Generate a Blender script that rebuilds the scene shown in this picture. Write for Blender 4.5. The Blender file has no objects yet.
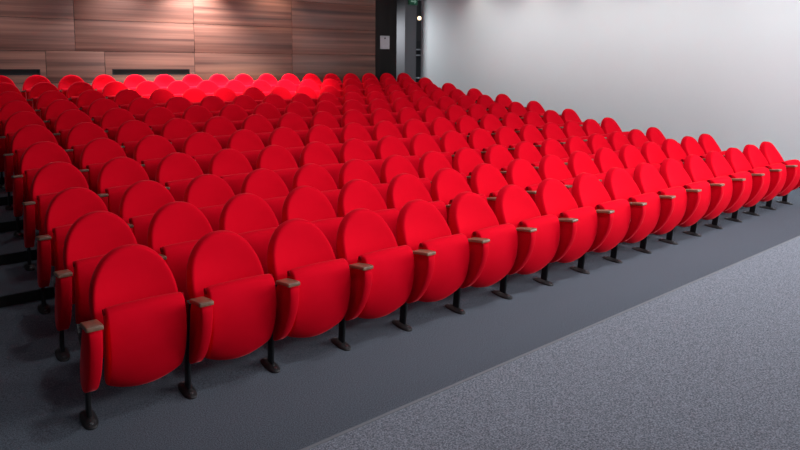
import bpy, bmesh, math, random
from mathutils import Vector, Matrix
random.seed(7)
S = bpy.context.scene
COL = S.collection

# ------------------------------------------------------------------ camera
YAW, PITCH, ROLL = 0.6464, 0.11065, 0.0078
cam_d = bpy.data.cameras.new('camera'); cam = bpy.data.objects.new('camera', cam_d); COL.objects.link(cam)
fw = Vector((math.sin(YAW)*math.cos(PITCH), math.cos(YAW)*math.cos(PITCH), -math.sin(PITCH)))
rt = Vector((math.cos(YAW), -math.sin(YAW), 0)); up = rt.cross(fw)
rt, up = rt*math.cos(ROLL)+up*math.sin(ROLL), up*math.cos(ROLL)-rt*math.sin(ROLL)
M = Matrix((rt, up, -fw)).transposed().to_4x4(); M.translation = Vector((-5.2863, -3.8326, 2.0494))
cam.matrix_world = M
cam_d.sensor_width = 36; cam_d.lens = 613.59*36/800; cam_d.shift_y = -(225-129.78)/800
cam_d.clip_start = 0.05; cam_d.clip_end = 100
S.camera = cam

# ------------------------------------------------------------------ world, lights, exposure
W = bpy.data.worlds.new('world'); S.world = W; W.use_nodes = True
W.node_tree.nodes['Background'].inputs[0].default_value = (0.80, 0.88, 1.0, 1)
W.node_tree.nodes['Background'].inputs[1].default_value = 0.45
S.view_settings.view_transform = 'Standard'; S.view_settings.look = 'None'
S.view_settings.gamma = 1; S.view_settings.use_curve_mapping = False
S.view_settings.exposure = 0.2

def area(name, loc, target, sx, sy, power, col=(1, 1, 1)):
    l = bpy.data.lights.new(name, 'AREA'); l.shape = 'RECTANGLE'; l.size = sx; l.size_y = sy
    l.energy = power; l.color = col
    o = bpy.data.objects.new(name, l); COL.objects.link(o); o.location = loc
    o.rotation_euler = (Vector(target)-Vector(loc)).to_track_quat('-Z', 'Y').to_euler()
    return o
def spot(name, loc, target, power, size, blend=0.6, rad=0.06, col=(1, 0.93, 0.84)):
    l = bpy.data.lights.new(name, 'SPOT'); l.energy = power; l.spot_size = math.radians(size)
    l.spot_blend = blend; l.shadow_soft_size = rad; l.color = col
    o = bpy.data.objects.new(name, l); COL.objects.link(o); o.location = loc
    o.rotation_euler = (Vector(target)-Vector(loc)).to_track_quat('-Z', 'Y').to_euler()
    return o
# soft key light added at the right of the stage; its window is assumed
area('side_key', (5.95, -4.6, 2.4), (-4.0, -2.6, 0.9), 4.5, 2.4, 500, (0.92, 0.96, 1.0))
# unseen area light added in front of the seats to brighten their faces
area('front_fill', (2.0, -6.0, 4.2), (0.6, 1.0, 0.8), 5.0, 0.8, 230, (1.0, 0.98, 0.98))
# unseen overhead spots added to brighten the floor and the front rows
for x, pw in ((-3.4, 110), (-1.1, 230), (1.2, 260), (3.4, 190)):
    spot('stage_front_fill', (x, -1.9, 4.3), (x, -0.2, 0.6), pw, 95, 1.0, 0.2, (0.97, 0.98, 1.0))
# wall-washing downlights along the white wall
for y in (-0.9, 0.85, 2.6, 4.15, 5.9, 7.85):
    spot('wall_downlight', (5.72, y, 4.3), (5.86, y, 0), 20, 100, 1.0, 0.06, (1.0, 0.94, 0.86))
# long area light added under the ceiling to brighten the white wall evenly
cv = area('wall_fill', (4.5, 2.8, 4.34), (6.1, 2.8, 1.2), 0.3, 10.5, 72, (0.95, 0.985, 1.0))
cv.rotation_euler = (0, -math.atan2(1.6, 2.6), 0); cv.data.spread = math.radians(95)
# downlights close to the wood wall and spots on the last rows
for x, pw, c in ((-4.3, 150, (0.85, 0.90, 1.0)), (-2.2, 460, (0.80, 0.90, 1.0)), (-0.7, 1150, (0.97, 0.97, 1.0)), (1.2, 110, (1.0, 0.90, 0.80))):  # leftmost lamp is added to brighten the walnut there
    spot('rear_downlight', (x, 9.40, 4.3), (x, 9.40, 0), pw, 100, 0.9, 0.08, c)
for x, pw in ((-1.4, 1500), (0.5, 1500)):
    spot('rear_spot', (x, 6.1, 4.3), (x-0.1, 8.2, 1.45), pw, 52, 1.0, 0.07, (1.0, 0.97, 0.70))
# house lights over the seating, tilted towards the stage
for x, pw in ((-3.4, 40), (-0.9, 70), (1.7, 70), (4.2, 10)):
    for y in (3.4, 6.2, 9.0):
        spot('house_downlight', (x, y, 4.3), (x, y-1.5, 0.8), pw, 105, 1.0, 0.10, (0.98, 0.98, 1.0))
# unseen lamp added behind the dark board to brighten the column's side
spot('vestibule_fill', (4.55, 10.7, 2.9), (5.6, 10.5, 2.3), 85, 150, 0.8, 0.25, (0.95, 0.97, 1.0))

# ------------------------------------------------------------------ materials
def mat(name):
    m = bpy.data.materials.new(name); m.use_nodes = True
    nt = m.node_tree; b = nt.nodes['Principled BSDF']
    return m, nt, b
def N(nt, t, **kw):
    n = nt.nodes.new(t)
    for k, v in kw.items(): setattr(n, k, v)
    return n
def flat(name, col, rough=0.6, metal=0.0, spec=0.4):
    m, nt, b = mat(name)
    tc = N(nt, 'ShaderNodeTexCoord'); no = N(nt, 'ShaderNodeTexNoise'); no.inputs['Scale'].default_value = 35
    nt.links.new(tc.outputs['Object'], no.inputs['Vector'])
    mx = N(nt, 'ShaderNodeMix', data_type='RGBA')
    mx.inputs[6].default_value = (col[0]*0.9, col[1]*0.9, col[2]*0.9, 1)
    mx.inputs[7].default_value = (min(1, col[0]*1.1), min(1, col[1]*1.1), min(1, col[2]*1.1), 1)
    nt.links.new(no.outputs[0], mx.inputs[0]); nt.links.new(mx.outputs[2], b.inputs['Base Color'])
    b.inputs['Roughness'].default_value = rough; b.inputs['Metallic'].default_value = metal
    b.inputs['Specular IOR Level'].default_value = spec
    return m
def velvet(name, c0, c1):
    m, nt, b = mat(name)
    tc = N(nt, 'ShaderNodeTexCoord')
    no = N(nt, 'ShaderNodeTexNoise'); no.inputs['Scale'].default_value = 6; no.inputs['Detail'].default_value = 5
    nt.links.new(tc.outputs['Object'], no.inputs['Vector'])
    mx = N(nt, 'ShaderNodeMix', data_type='RGBA'); mx.inputs[6].default_value = (*c0, 1); mx.inputs[7].default_value = (*c1, 1)
    nt.links.new(no.outputs[0], mx.inputs[0]); nt.links.new(mx.outputs[2], b.inputs['Base Color'])
    f = N(nt, 'ShaderNodeTexNoise'); f.inputs['Scale'].default_value = 420
    nt.links.new(tc.outputs['Object'], f.inputs['Vector'])
    bp = N(nt, 'ShaderNodeBump'); bp.inputs['Strength'].default_value = 0.12; bp.inputs['Distance'].default_value = 0.002
    nt.links.new(f.outputs[0], bp.inputs['Height']); nt.links.new(bp.outputs[0], b.inputs['Normal'])
    b.inputs['Roughness'].default_value = 0.85; b.inputs['Specular IOR Level'].default_value = 0.05
    b.inputs['Sheen Weight'].default_value = 0.35; b.inputs['Sheen Roughness'].default_value = 0.2
    b.inputs['Sheen Tint'].default_value = (1.0, 0.22, 0.24, 1)
    return m
RED = velvet('red_velvet', (0.64, 0.0008, 0.011), (0.76, 0.0012, 0.017))
BLACK = flat('black_steel', (0.012, 0.012, 0.014), 0.42, 0.3, 0.5)
RUBBER = flat('black_cast_foot', (0.018, 0.018, 0.02), 0.5, 0.2, 0.5)
SHELL = flat('dark_back_shell', (0.05, 0.006, 0.008), 0.7)

def wood(name, dark, light, scale, rough, rnd=0.0, vertical=False, spec=0.35):
    m, nt, b = mat(name)
    tc = N(nt, 'ShaderNodeTexCoord'); oi = N(nt, 'ShaderNodeObjectInfo')
    add = N(nt, 'ShaderNodeVectorMath', operation='ADD'); mul = N(nt, 'ShaderNodeVectorMath', operation='MULTIPLY')
    sc = N(nt, 'ShaderNodeVectorMath', operation='SCALE'); sc.inputs['Scale'].default_value = 37.0
    cmb = N(nt, 'ShaderNodeCombineXYZ')
    for k in range(3): nt.links.new(oi.outputs['Random'], cmb.inputs[k])
    nt.links.new(cmb.outputs[0], sc.inputs[0])
    nt.links.new(tc.outputs['Object'], add.inputs[0]); nt.links.new(sc.outputs[0], add.inputs[1])
    nt.links.new(add.outputs[0], mul.inputs[0]); mul.inputs[1].default_value = scale
    n1 = N(nt, 'ShaderNodeTexNoise'); n1.inputs['Scale'].default_value = 1.0; n1.inputs['Detail'].default_value = 6; n1.inputs['Roughness'].default_value = 0.55
    n1.inputs['Distortion'].default_value = 0.25
    nt.links.new(mul.outputs[0], n1.inputs['Vector'])
    cr = N(nt, 'ShaderNodeValToRGB'); cr.color_ramp.elements[0].position = 0.3; cr.color_ramp.elements[1].position = 0.72
    cr.color_ramp.elements[0].color = (*dark, 1); cr.color_ramp.elements[1].color = (*light, 1)
    nt.links.new(n1.outputs[0], cr.inputs[0])
    hs = N(nt, 'ShaderNodeHueSaturation')
    mr = N(nt, 'ShaderNodeMapRange'); mr.inputs[3].default_value = 1-rnd; mr.inputs[4].default_value = 1+rnd
    nt.links.new(oi.outputs['Random'], mr.inputs[0]); nt.links.new(mr.outputs[0], hs.inputs['Value'])
    nt.links.new(cr.outputs[0], hs.inputs['Color']); nt.links.new(hs.outputs[0], b.inputs['Base Color'])
    b.inputs['Roughness'].default_value = rough; b.inputs['Specular IOR Level'].default_value = spec
    return m
WOOD = wood('walnut_panel', (0.080, 0.033, 0.025), (0.29, 0.128, 0.088), (0.20, 7.0, 11.0), 0.42, 0.06, spec=0.4)
DARKWOOD = wood('black_stained_wood', (0.006, 0.0045, 0.0045), (0.014, 0.010, 0.0095), (9.0, 8.0, 0.5), 0.6, spec=0.2)
ARMWOOD = wood('armrest_walnut', (0.13, 0.062, 0.036), (0.27, 0.145, 0.088), (30.0, 5.0, 30.0), 0.3, 0.15, spec=0.6)

def carpet(name, c0, c1, scale, bump=0.5):
    m, nt, b = mat(name)
    tc = N(nt, 'ShaderNodeTexCoord')
    n1 = N(nt, 'ShaderNodeTexNoise'); n1.inputs['Scale'].default_value = scale; n1.inputs['Detail'].default_value = 3; n1.inputs['Roughness'].default_value = 0.65
    nt.links.new(tc.outputs['Object'], n1.inputs['Vector'])
    cr = N(nt, 'ShaderNodeValToRGB'); cr.color_ramp.elements[0].position = 0.36; cr.color_ramp.elements[1].position = 0.66
    cr.color_ramp.elements[0].color = (*c0, 1); cr.color_ramp.elements[1].color = (*c1, 1)
    nt.links.new(n1.outputs[0], cr.inputs[0]); nt.links.new(cr.outputs[0], b.inputs['Base Color'])
    bp = N(nt, 'ShaderNodeBump'); bp.inputs['Strength'].default_value = bump; bp.inputs['Distance'].default_value = 0.006
    nt.links.new(n1.outputs[0], bp.inputs['Height']); nt.links.new(bp.outputs[0], b.inputs['Normal'])
    b.inputs['Roughness'].default_value = 0.95; b.inputs['Specular IOR Level'].default_value = 0.1
    return m
CARPET = carpet('charcoal_carpet', (0.052, 0.064, 0.082), (0.145, 0.170, 0.206), 140)
STAGEC = carpet('stage_speckled_carpet', (0.080, 0.088, 0.108), (0.29, 0.312, 0.364), 125, 0.2)
RISER = flat('black_riser', (0.008, 0.008, 0.009), 0.7)
def plaster(name, col, var=0.03):
    m, nt, b = mat(name)
    tc = N(nt, 'ShaderNodeTexCoord')
    n1 = N(nt, 'ShaderNodeTexNoise'); n1.inputs['Scale'].default_value = 0.8; n1.inputs['Detail'].default_value = 4
    nt.links.new(tc.outputs['Object'], n1.inputs['Vector'])
    mx = N(nt, 'ShaderNodeMix', data_type='RGBA')
    mx.inputs[6].default_value = (*[c*(1-var) for c in col], 1); mx.inputs[7].default_value = (*[min(1, c*(1+var)) for c in col], 1)
    nt.links.new(n1.outputs[0], mx.inputs[0]); nt.links.new(mx.outputs[2], b.inputs['Base Color'])
    n2 = N(nt, 'ShaderNodeTexNoise'); n2.inputs['Scale'].default_value = 180
    nt.links.new(tc.outputs['Object'], n2.inputs['Vector'])
    bp = N(nt, 'ShaderNodeBump'); bp.inputs['Strength'].default_value = 0.08; bp.inputs['Distance'].default_value = 0.002
    nt.links.new(n2.outputs[0], bp.inputs['Height']); nt.links.new(bp.outputs[0], b.inputs['Normal'])
    b.inputs['Roughness'].default_value = 0.8; b.inputs['Specular IOR Level'].default_value = 0.2
    return m
WHITE = plaster('white_plaster', (0.77, 0.83, 0.85))
CEIL = plaster('grey_ceiling', (0.6, 0.6, 0.61))
DIMWALL = plaster('dim_grey_wall', (0.10, 0.10, 0.11))
CONC = plaster('grey_column_paint', (0.16, 0.163, 0.175))
PLATE = flat('white_plastic', (0.55, 0.57, 0.60), 0.4)
def emis(name, col, s):
    m, nt, b = mat(name)
    b.inputs['Base Color'].default_value = (*col, 1); b.inputs['Emission Color'].default_value = (*col, 1)
    b.inputs['Emission Strength'].default_value = s
    return m

# ------------------------------------------------------------------ mesh helpers
def mesh_from(name, bm, m, smooth=True):
    bmesh.ops.recalc_face_normals(bm, faces=bm.faces)
    me = bpy.data.meshes.new(name); bm.to_mesh(me); bm.free()
    me.materials.append(m)
    if smooth:
        for p in me.polygons: p.use_smooth = True
        try: me.set_sharp_from_angle(angle=math.radians(50))
        except Exception: pass
    return me
def link(name, me, parent=None, loc=(0, 0, 0)):
    o = bpy.data.objects.new(name, me); COL.objects.link(o); o.location = loc
    if parent: o.parent = parent
    return o
def tag(o, label=None, cat=None, group=None, kind=None):
    if label: o['label'] = label
    if cat: o['category'] = cat
    if group: o['group'] = group
    if kind: o['kind'] = kind
    return o
def box_bm(bm, x0, x1, y0, y1, z0, z1, bev=0.0):
    vs = [bm.verts.new((x, y, z)) for x in (x0, x1) for y in (y0, y1) for z in (z0, z1)]
    fs = [bm.faces.new([vs[i] for i in q]) for q in ((0, 1, 3, 2), (4, 6, 7, 5), (0, 4, 5, 1), (2, 3, 7, 6), (0, 2, 6, 4), (1, 5, 7, 3))]
    if bev > 0:
        es = {e for f in fs for e in f.edges}
        bmesh.ops.bevel(bm, geom=list(es), offset=bev, segments=2, profile=0.6, affect='EDGES')
def box_me(name, m, x0, x1, y0, y1, z0, z1, bev=0.0):
    bm = bmesh.new(); box_bm(bm, x0, x1, y0, y1, z0, z1, bev)
    return mesh_from(name, bm, m, bev > 0)
def smooth_loop(pts, sub):
    n = len(pts); out = []
    for i in range(n):
        p0, p1, p2, p3 = (Vector(pts[(i+k-1) % n]) for k in range(4))
        for j in range(sub):
            t = j/sub
            out.append(0.5*((2*p1)+(-p0+p2)*t+(2*p0-5*p1+4*p2-p3)*t*t+(-p0+3*p1-3*p2+p3)*t**3))
    return out
def inset(loop, d):
    n = len(loop); out = []
    A = sum(loop[i].x*loop[(i+1) % n].y-loop[(i+1) % n].x*loop[i].y for i in range(n))
    s = 1 if A > 0 else -1
    for i in range(n):
        t = (loop[(i+1) % n]-loop[i-1])
        if t.length < 1e-9: out.append(loop[i]); continue
        t.normalize(); out.append(loop[i]+Vector((-t.y, t.x))*s*d)
    return out
def loft(bm, rings, cap=True):
    R = [[bm.verts.new(p) for p in r] for r in rings]
    n = len(R[0])
    for a, b in zip(R, R[1:]):
        for i in range(n): bm.faces.new((a[i], a[(i+1) % n], b[(i+1) % n], b[i]))
    if cap:
        bm.faces.new(R[0][::-1]); bm.faces.new(R[-1])
    return R

# ------------------------------------------------------------------ rows
PITCHX = 0.55; NS = 17
YR = [0, 0.904, 1.797, 2.682, 3.562, 4.437, 5.311, 6.184, 7.060, 7.937, 8.814]
ZR = [0, 0.026, 0.052, 0.150, 0.251, 0.355, 0.455, 0.542, 0.635, 0.741, 0.839]
def bow(i): return 0.00106*(i-8)**2           # rows are very slightly curved
def riser_y(r): return YR[r]-0.79

# ------------------------------------------------------------------ the room
XL, XR = -7.2, 6.1
YF = -9.0
# floor: gently sloped in front, then low tiers
prof = [(YF, 0), (-0.25, 0), (1.597, 0.052), (riser_y(3), 0.058)]
for r in range(3, 11):
    prof.append((riser_y(r), ZR[r]))
    prof.append((riser_y(r+1) if r < 10 else 16.0, ZR[r]))
bm = bmesh.new()
XF = 11.0
a = [bm.verts.new((XL, y, z)) for y, z in prof]; b = [bm.verts.new((XF, y, z)) for y, z in prof]
for i in range(len(prof)-1): bm.faces.new((a[i], b[i], b[i+1], a[i+1]))
lo = [bm.verts.new((x, y, -0.3)) for x, y in ((XL, YF), (XF, YF), (XF, 16), (XL, 16))]
bm.faces.new((lo[0], lo[3], lo[2], lo[1])); bm.faces.new([lo[0]]+a+[lo[3]]); bm.faces.new([lo[1]]+b+[lo[2]])
bm.faces.new((a[0], b[0], lo[1], lo[0])); bm.faces.new((a[-1], b[-1], lo[2], lo[3]))
floor = tag(link('floor', mesh_from('floor', bm, CARPET, False)), kind='structure')
for r in range(3, 11):
    z0 = 0.058 if r == 3 else ZR[r-1]
    link('riser', box_me('riser', RISER, XL+0.02, XR-0.03, riser_y(r)-0.012, riser_y(r)+0.002, z0+0.001, ZR[r]-0.004), floor)

# stage platform
bm = bmesh.new()
st = [(-7.0, -1.615), (6.05, -1.395)]
vs = []
for z in (0.0, 0.35):
    for x, y in (st[0], st[1], (6.05, YF+0.1), (-7.0, YF+0.1)): vs.append(bm.verts.new((x, y, z)))
for q in ((0, 1, 2, 3), (4, 7, 6, 5), (0, 4, 5, 1), (1, 5, 6, 2), (2, 6, 7, 3), (3, 7, 4, 0)): bm.faces.new([vs[i] for i in q])
stage = bpy.data.objects.new('stage', None); COL.objects.link(stage)
tag(stage, 'low raised stage platform covered in speckled light grey carpet, facing the seats', 'stage')
link('platform', mesh_from('platform', bm, STAGEC, False), stage)
bm = bmesh.new()
dx, dy = st[1][0]-st[0][0], st[1][1]-st[0][1]
vs = []
for z in (0.338, 0.353):
    for o in (0.004, -0.014):
        for x, y in st: vs.append(bm.verts.new((x, y+o, z)))
for q in ((0, 1, 3, 2), (4, 6, 7, 5), (0, 4, 5, 1), (2, 3, 7, 6), (0, 2, 6, 4), (1, 5, 7, 3)): bm.faces.new([vs[i] for i in q])
link('edge_strip', mesh_from('edge_strip', bm, flat('grey_edge_strip', (0.17, 0.18, 0.20), 0.9), False), stage)

ZC = 4.4
tag(link('ceiling', box_me('ceiling', CEIL, XL, XF, YF, 16, ZC, ZC+0.1)), kind='structure')
tag(link('wall_left', box_me('wall_left', DIMWALL, XL-0.1, XL, YF, 16, -0.3, ZC)), kind='structure')
tag(link('wall_right', box_me('wall_right', WHITE, XR, XR+0.16, YF, 10.27, -0.3, ZC)), kind='structure')
# skirting follows the tiers on the white wall
bm = bmesh.new()
segs = [(YF, -0.25, 0.0, 0.0), (-0.25, riser_y(3), 0.0, 0.058)]+[(riser_y(r), riser_y(r+1) if r < 10 else 10.27, ZR[r], ZR[r]) for r in range(3, 11)]
for y0, y1, z0, z1 in segs:
    v = [bm.verts.new(c) for c in ((XR-0.012, y0, z0), (XR-0.012, y1, z1), (XR-0.012, y1, z1+0.07), (XR-0.012, y0, z0+0.07),
                                   (XR, y0, z0), (XR, y1, z1), (XR, y1, z1+0.07), (XR, y0, z0+0.07))]
    for q in ((0, 1, 2, 3), (4, 7, 6, 5), (0, 4, 5, 1), (3, 2, 6, 7), (0, 3, 7, 4), (1, 5, 6, 2)): bm.faces.new([v[i] for i in q])
tag(link('baseboard_right', mesh_from('baseboard_right', bm, flat('black_skirting', (0.015, 0.015, 0.018), 0.5), False)), kind='structure')

# back wall: a slightly angled plane carrying walnut panels
AW = -0.081
wb = bpy.data.objects.new('wall_back', box_me('wall_back', flat('dark_wall_backing', (0.02, 0.014, 0.012), 0.8), -7.6, 4.74, 0.03, 0.2, 0.5, ZC))
COL.objects.link(wb); wb.location = (0, 10, 0); wb.rotation_euler = (0, 0, AW); tag(wb, kind='structure')
G = 0.004
def panel(s0, s1, z0, z1, slot=None):
    if slot is None:
        me = box_me('panel', WOOD, s0+G, s1-G, 0.0, 0.03, z0+G, z1-G, 0.0015)
        # local origin at the panel so that the grain differs
        return link('panel', me, wb)
    a0, a1, c0, c1 = slot
    xs = [s0+G, a0, a1, s1-G]; zs = [z0+G, c0, c1, z1-G]
    bm = bmesh.new()
    f = {}; k = {}
    for i, x in enumerate(xs):
        for j, z in enumerate(zs):
            f[i, j] = bm.verts.new((x, 0, z)); k[i, j] = bm.verts.new((x, 0.03, z))
    for i in range(3):
        for j in range(3):
            if (i, j) == (1, 1): continue
            bm.faces.new((f[i, j], f[i+1, j], f[i+1, j+1], f[i, j+1]))
            bm.faces.new((k[i, j], k[i, j+1], k[i+1, j+1], k[i+1, j]))
    for d in ((1, 1, 2, 1), (2, 1, 2, 2), (2, 2, 1, 2), (1, 2, 1, 1)):
        bm.faces.new((f[d[0], d[1]], f[d[2], d[3]], k[d[2], d[3]], k[d[0], d[1]]))
    for i in range(3):
        bm.faces.new((f[i, 0], k[i, 0], k[i+1, 0], f[i+1, 0])); bm.faces.new((f[i, 3], f[i+1, 3], k[i+1, 3], k[i, 3]))
        bm.faces.new((f[0, i], f[0, i+1], k[0, i+1], k[0, i])); bm.faces.new((f[3, i], k[3, i], k[3, i+1], f[3, i+1]))
    o = link('panel', mesh_from('panel', bm, WOOD, False), wb)
    # black tray set in the slot
    bm = bmesh.new()
    box_bm(bm, a0+0.002, a1-0.002, 0.024, 0.029, c0+0.002, c1-0.002)
    for q in ((a0, a0+0.02, c0, c1), (a1-0.02, a1, c0, c1), (a0, a1, c0, c0+0.014), (a0, a1, c1-0.014, c1)):
        box_bm(bm, q[0]+0.001, q[1]-0.001, -0.003, 0.026, q[2]+0.001, q[3]-0.001)
    v = link('vent_slot', mesh_from('vent_slot', bm, RISER, False), o); v['label'] = 'black slot grille'
    return o
HA = [4.14, 3.497, 2.853, 2.210, 1.567, 0.924]
sAB = [-7.55, -5.35, -2.99, -0.615, 1.725, 4.08]
for j in range(3):
    for i in range(5): panel(sAB[i], sAB[i+1], HA[j+1], HA[j])
sC = [-7.55, -5.40, -3.526, -2.456, -0.62, 1.72, 4.08]
for i in range(6):
    slot = {1: (-5.25, -3.632, 1.725, 1.845), 3: (-2.323, -0.734, 1.725, 1.845)}.get(i)
    panel(sC[i], sC[i+1], HA[4], HA[3], slot)
    panel(sC[i], sC[i+1], HA[5], HA[4])
for i in range(5): panel(sAB[i], sAB[i+1], 4.14, 4.39)
dk = link('dark_panel', box_me('dark_panel', DARKWOOD, 4.084, 4.74, 0.0, 0.03, 0.85, 4.39, 0.002), wb)
dk['label'] = 'black-stained wood board at the end of the walnut wall'

# control plate on the dark board
ctl = bpy.data.objects.new('control_plate', None); COL.objects.link(ctl)
ctl.matrix_world = Matrix.Translation((0, 10, 0)) @ Matrix.Rotation(AW, 4, 'Z') @ Matrix.Translation((4.36, 0, 2.556))
tag(ctl, 'small pale grey control plate mounted on the black board beside the entrance', 'wall plate')
link('plate', box_me('plate', PLATE, -0.145, 0.145, -0.02, -0.0005, -0.175, 0.175, 0.008), ctl)
bm = bmesh.new(); bmesh.ops.create_cone(bm, cap_ends=True, segments=20, radius1=0.024, radius2=0.02, depth=0.014, matrix=Matrix.Translation((0, -0.026, 0.11)) @ Matrix.Rotation(math.pi/2, 4, 'X'))
link('button', mesh_from('button', bm, BLACK), ctl)

# column behind the doorway and the foyer beyond
tag(link('wall_column', box_me('wall_column', CONC, 5.53, 5.95, 10.3, 10.75, 0.83, ZC, 0.01)), kind='structure')
tag(link('wall_foyer', box_me('wall_foyer', plaster('foyer_wall', (0.06, 0.055, 0.055)), -2, XF, 15.0, 15.1, 0.8, ZC)), kind='structure')
def shelf_unit():
    e = bpy.data.objects.new('foyer_shelf', None); COL.objects.link(e); e.location = (8.1, 13.2, 0.84)
    tag(e, 'dark shelf unit with pale boards glimpsed through the doorway gap', 'shelf')
    D = flat('foyer_dark', (0.02, 0.02, 0.022), 0.6); L = flat('foyer_pale', (0.5, 0.5, 0.52), 0.6)
    link('back_panel', box_me('back_panel', D, 0, 1.3, 0.38, 0.4, 0, 1.95), e)
    for x in (0.0, 1.26): link('side_panel', box_me('side_panel', D, x, x+0.04, 0.0, 0.38, 0, 1.95), e)
    for z in (0.35, 0.62, 1.42, 1.62): link('shelf_board', box_me('shelf_board', L, 0.04, 1.26, 0.01, 0.38, z, z+0.04), e)
shelf_unit()
hl = bpy.data.objects.new('pendant_lamp', None); COL.objects.link(hl); hl.location = (8.22, 13.0, 3.55)
tag(hl, 'small glowing globe lamp hanging in the foyer beyond the doorway', 'lamp')
bm = bmesh.new(); bmesh.ops.create_uvsphere(bm, u_segments=16, v_segments=10, radius=0.07)
link('globe', mesh_from('globe', bm, emis('warm_lamp', (1.0, 0.75, 0.45), 2.2)), hl)
link('cord', box_me('cord', BLACK, -0.006, 0.006, -0.006, 0.006, 0.068, ZC-3.55), hl)

# exit sign hanging in front of the column
ex = bpy.data.objects.new('exit_sign', None); COL.objects.link(ex); ex.location = (5.73, 10.2, 3.66)
tag(ex, 'green illuminated exit sign hung above the doorway column', 'sign')
link('housing', box_me('housing', flat('sign_housing', (0.03, 0.12, 0.06), 0.5), -0.15, 0.15, -0.03, 0.03, 0, 0.2, 0.006), ex)
link('face', box_me('face', emis('green_face', (0.01, 0.10, 0.05), 0.15), -0.14, 0.14, -0.034, -0.031, 0.01, 0.19), ex)
bm = bmesh.new()
def poly(pts, y0, y1):
    a = [bm.verts.new((x, y0, z)) for x, z in pts]; b = [bm.verts.new((x, y1, z)) for x, z in pts]
    bm.faces.new(a); bm.faces.new(b[::-1])
    for i in range(len(pts)): bm.faces.new((a[i], b[i], b[(i+1) % len(pts)], a[(i+1) % len(pts)]))
poly([(0.03, 0.03), (0.10, 0.10), (0.03, 0.17), (0.03, 0.12), (-0.10, 0.12), (-0.10, 0.08), (0.03, 0.08)], -0.038, -0.0345)
link('arrow', mesh_from('arrow', bm, emis('sign_white', (0.3, 0.5, 0.4), 0.15), False), ex)
link('hanger', box_me('hanger', BLACK, -0.01, 0.01, -0.01, 0.01, 0.199, ZC-3.66), ex)

# ------------------------------------------------------------------ the seat
# local frame: x along the row, y towards the back of the hall (front is -y), z up.
# origin on the floor under the top of the backrest, in the middle of the seat
def backrest_front(z):      # distance in front of the origin of the front face
    pts = [(0.26, 0.150), (0.34, 0.182), (0.42, 0.204), (0.50, 0.212), (0.57, 0.202), (0.64, 0.176), (0.70, 0.146), (0.76, 0.113), (0.82, 0.082), (0.88, 0.052), (0.93, 0.028), (1.0, 0.0)]
    for (z0, u0), (z1, u1) in zip(pts, pts[1:]):
        if z <= z1: return u0+(u1-u0)*(z-z0)/(z1-z0)
    return 0
def thick(z):               # the upholstery swells towards the lower back
    return 0.078+0.080*max(0.0, min(1.0, (0.92-z)/0.30))-0.05*max(0.0, min(1.0, (0.50-z)/0.22))
def make_backrest():
    HW, ZT, ZM, ZB = 0.243, 0.922, 0.60, 0.28
    out = []
    n = 40
    for k in range(n+1):                     # rounded top, right to left
        t = math.pi*k/n
        c, s = math.cos(t), math.sin(t)
        e = 2/2.15
        out.append(Vector((HW*math.copysign(abs(c)**e, c), ZM+(ZT-ZM)*abs(s)**e)))
    for k in range(1, 7): out.append(Vector((-HW*(1-0.10*k/6), ZM+(ZB+0.05-ZM)*k/6)))
    for k in range(1, 8): out.append(Vector((-HW*0.90+HW*1.8*k/8*1.0, ZB+0.02+0.0*k)))
    for k in range(0, 6): out.append(Vector((HW*(0.90+0.10*k/6), ZB+0.05+(ZM-ZB-0.05)*k/6)))
    ctr = Vector((0, 0.62))
    def P(q, d):                              # d runs from 0 on the front to 1 on the back
        x, z = q
        k = max(0.0, min(1.0, (ZT-z)/0.22)); k = k*k*(3-2*k)
        scoop = 0.044*max(0, 1-(x/HW)**2)*k*(1-d)   # shallow scoop across the width
        return (x, -(backrest_front(z)-d*thick(z))+scoop, z)
    bm = bmesh.new()
    rings = []
    def ring(ins, d, sc=1.0):
        lp = inset(out, ins) if ins else out
        return [P(ctr+(q-ctr)*sc, d) for q in lp]
    for ins, d in ((0.034, 1.0), (0.014, 0.97), (0.003, 0.88), (0.0, 0.74), (0.0, 0.26), (0.002, 0.13), (0.007, 0.045), (0.015, 0.010), (0.024, 0.0)):
        rings.append(ring(ins, d))
    for sc in (0.92, 0.82, 0.7, 0.56, 0.42, 0.28, 0.14): rings.append(ring(0.024, 0.0, sc))
    R = loft(bm, rings)
    return mesh_from('backrest', bm, RED)
def make_shell():
    # thin dark shell carried behind the lower backrest
    bm = bmesh.new(); rings = []
    for x in (-0.20, -0.195, 0.195, 0.20):
        e = 0.004 if abs(x) > 0.197 else 0
        prof = []
        for z in (0.30, 0.45, 0.60, 0.72): prof.append((x, -(backrest_front(z)-thick(z)+0.004)+e, z))
        for z in (0.72, 0.60, 0.45, 0.30): prof.append((x, -(backrest_front(z)-thick(z)-0.016)-e, z))
        rings.append(prof)
    loft(bm, rings)
    return mesh_from('back_shell', bm, SHELL)
CUSH = [(.285, .660), (.32, .684), (.36, .681), (.392, .658), (.411, .60), (.418, .53), (.413, .455), (.392, .365),
        (.357, .29), (.308, .232), (.255, .205), (.210, .212), (.198, .25), (.215, .325), (.250, .42), (.268, .52), (.270, .61)]
def make_cushion():
    loop = smooth_loop([Vector(p) for p in CUSH], 2)
    HW = 0.211
    bm = bmesh.new(); rings = []
    st = [(-1, .016), (-.992, .008), (-.972, .002), (-.94, 0.0), (-.8, -.002), (-.6, -.004), (-.4, -.005), (-.2, -.006), (0, -.006)]
    st = st+[(-a, b) for a, b in st[::-1][1:]]
    for s, ins in st:
        lp = inset(loop, ins)
        r = []
        for q in lp:
            u, z = q
            w = max(0, min(1, (0.52-z)/0.30))
            z -= 0.050*w*w*(1-s*s)
            x = s*HW*(1-0.02*w)
            r.append((x, -u, z))
        rings.append(r)
    loft(bm, rings)
    return mesh_from('seat_cushion', bm, RED)
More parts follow.
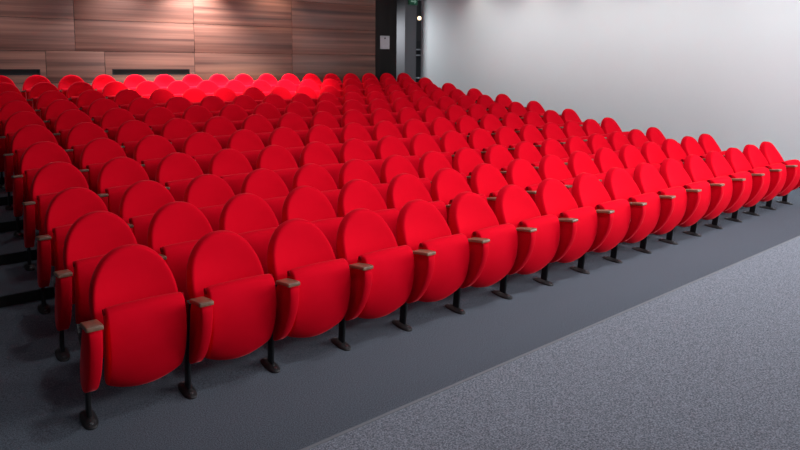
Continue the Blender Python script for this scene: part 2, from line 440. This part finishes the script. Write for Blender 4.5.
SIDE = [(.345, .624), (.43, .640), (.508, .646), (.520, .60), (.512, .53), (.482, .443), (.428, .345), (.36, .262), (.29, .21),
        (.225, .205), (.185, .25), (.195, .34), (.245, .45), (.30, .55)]
def make_side():
    loop = smooth_loop([Vector(p) for p in SIDE], 2)
    bm = bmesh.new(); rings = []
    for x, ins in ((-.032, .012), (-.029, .004), (-.024, 0), (0, 0), (.029, 0), (.034, .004), (.037, .012)):
        rings.append([(x, -q.x, q.y) for q in inset(loop, ins)])
    loft(bm, rings)
    return mesh_from('side_panel', bm, RED)
def make_arm():
    # rounded walnut cap, bowed slightly down to the front
    n = 6; out = []
    x1, u0, u1, r = 0.043, 0.335, 0.522, 0.010
    for cx, cu, a0 in ((x1-r, u1-r, 0), (-x1+r, u1-r, 90), (-x1+r, u0+r, 180), (x1-r, u0+r, 270)):
        for k in range(n+1):
            t = math.radians(a0+90*k/n); out.append(Vector((cx+r*math.cos(t), cu+r*math.sin(t))))
        if a0 == 90:
            for k in range(1, 6): out.append(Vector((-x1, u1-r+(u0-u1+2*r)*k/6)))
        if a0 == 270:
            for k in range(1, 6): out.append(Vector((x1, u0+r+(u1-u0-2*r)*k/6)))
    def zof(u): return 0.630+0.19*(u-0.335)-1.2*max(0, u-0.45)**2
    bm = bmesh.new(); rings = []
    for h, ins in ((-.014, .006), (-.012, 0), (.004, 0), (.008, .003), (.009, .008)):
        rings.append([(q.x, -q.y, zof(q.y)+h) for q in inset(out, ins)])
    loft(bm, rings)
    return mesh_from('armrest', bm, ARMWOOD)
def make_leg(post=False):
    bm = bmesh.new(); rings = []
    for z, u, hx, hy in ((0.010, .212, .012, .034), (0.25, .235, .011, .034), (0.45, .270, .011, .034), (0.605, .295, .011, .030)) if post else ((0.010, .205, .014, .034), (0.12, .205, .013, .032), (0.30, .215, .013, .032), (0.46, .215, .011, .026)):
        lp = []
        for k in range(16):
            t = 2*math.pi*k/16; c, s = math.cos(t), math.sin(t)
            lp.append((hx*math.copysign(abs(c)**.4, c), -u+hy*math.copysign(abs(s)**.4, s), z))
        rings.append(lp)
    loft(bm, rings)
    return mesh_from('leg', bm, BLACK)
def make_foot():
    bm = bmesh.new(); rings = []
    for z, sc in ((0.0, 1.0), (0.008, 1.0), (0.014, 0.93), (0.022, 0.62), (0.034, 0.36)):
        lp = []
        for k in range(28):
            t = 2*math.pi*k/28; c, s = math.cos(t), math.sin(t)
            lp.append((0.042*sc*math.copysign(abs(c)**.8, c), -0.205+0.115*sc*math.copysign(abs(s)**.8, s), z))
        rings.append(lp)
    loft(bm, rings)
    return mesh_from('foot', bm, RUBBER)
def make_bolt():
    bm = bmesh.new(); bmesh.ops.create_cone(bm, cap_ends=True, segments=6, radius1=0.012, radius2=0.010, depth=0.012)
    return mesh_from('bolt', bm, flat('steel_bolt', (0.25, 0.25, 0.26), 0.3, 0.9), False)
def make_bracket():
    # steel arm from the post to the backrest
    bm = bmesh.new(); rings = []
    for y, z in ((-.205, .36), (-.16, .38), (-.10, .41), (-.06, .44), (-.045, .49)):
        rings.append([(-.012, y-.02, z-.02), (.012, y-.02, z-.02), (.012, y+.02, z+.02), (-.012, y+.02, z+.02)])
    loft(bm, rings)
    return mesh_from('bracket', bm, BLACK, False)
def make_crossbar():
    bm = bmesh.new(); rings = []
    for x in (-0.225, 0.225):
        rings.append([(x, -.135+.018*math.cos(t*math.pi/6), .40+.018*math.sin(t*math.pi/6)) for t in range(12)])
    loft(bm, rings)
    return mesh_from('crossbar', bm, BLACK)
def make_hinge():
    bm = bmesh.new(); bmesh.ops.create_cone(bm, cap_ends=True, segments=18, radius1=0.018, radius2=0.018, depth=0.010, matrix=Matrix.Rotation(math.pi/2, 4, 'Y'))
    return mesh_from('hinge_cap', bm, flat('dark_red_hinge', (0.30, 0.001, 0.008), 0.8, 0.0, 0.1))
ME = dict(backrest=make_backrest(), back_shell=make_shell(), seat_cushion=make_cushion(), side_panel=make_side(), armrest=make_arm(),
          leg=make_leg(), post=make_leg(True), foot=make_foot(), bolt=make_bolt(), bracket=make_bracket(), crossbar=make_crossbar(), hinge_cap=make_hinge())

ORD = ['', 'first', 'second', 'third', 'fourth', 'fifth', 'sixth', 'seventh', 'eighth', 'ninth', 'tenth']
ROWN = ['front row facing the stage', 'second row up from stage', 'third row up from stage', 'fourth row up from stage', 'fifth row up from stage',
        'sixth row up from stage', 'fourth row below wood wall', 'third row below wood wall', 'second row below the top',
        'row just below the top', 'top row below wood wall']
ROWN = ['front row along the stage'] + ['%s row up from stage' % ORD[k] for k in range(2, 11)] + ['top row by wood wall']

def standard(root, x, end=False):
    link('side_panel', ME['side_panel'], root, (x, 0, 0)); link('armrest', ME['armrest'], root, (x, 0, 0))
    # at the aisle end the post stands under the panel, between seats it stands beside it
    lx = x if (end or x > 0) else x-0.028
    lg = link('leg', ME['leg' if lx == x else 'post'], root, (lx, 0, 0))
    ft = link('foot', ME['foot'], lg)
    for dy in (-0.285, -0.125): link('bolt', ME['bolt'], lg, (0, dy, 0.017))
    link('bracket', ME['bracket'], root, (lx, 0, 0))
for r in range(11):
    for i in range(NS):
        root = bpy.data.objects.new('auditorium_seat', None); COL.objects.link(root)
        root.location = ((i-8)*PITCHX-(0.012 if i == 0 else 0), YR[r]+bow(i), ZR[r])
        if i == 0: where = 'at the stepped aisle end'
        elif i == NS-1: where = 'at the white wall end'
        elif i < 9: where = '%s from the stepped aisle' % ORD[i+1]
        else: where = '%s from the white wall' % ORD[NS-i]
        tag(root, 'red folding seat, %s, %s' % (where, ROWN[r]), 'seat', 'red auditorium seats in raked rows')
        bk = link('backrest', ME['backrest'], root)
        link('back_shell', ME['back_shell'], bk)
        link('seat_cushion', ME['seat_cushion'], root)
        link('crossbar', ME['crossbar'], root)
        link('hinge_cap', ME['hinge_cap'], root, (-0.214, -0.325, 0.662))
        link('hinge_cap', ME['hinge_cap'], root, (0.214, -0.325, 0.662))
        standard(root, -PITCHX/2-(0.020 if i == 0 else 0), i == 0)
        if i == NS-1: standard(root, PITCHX/2-0.006)
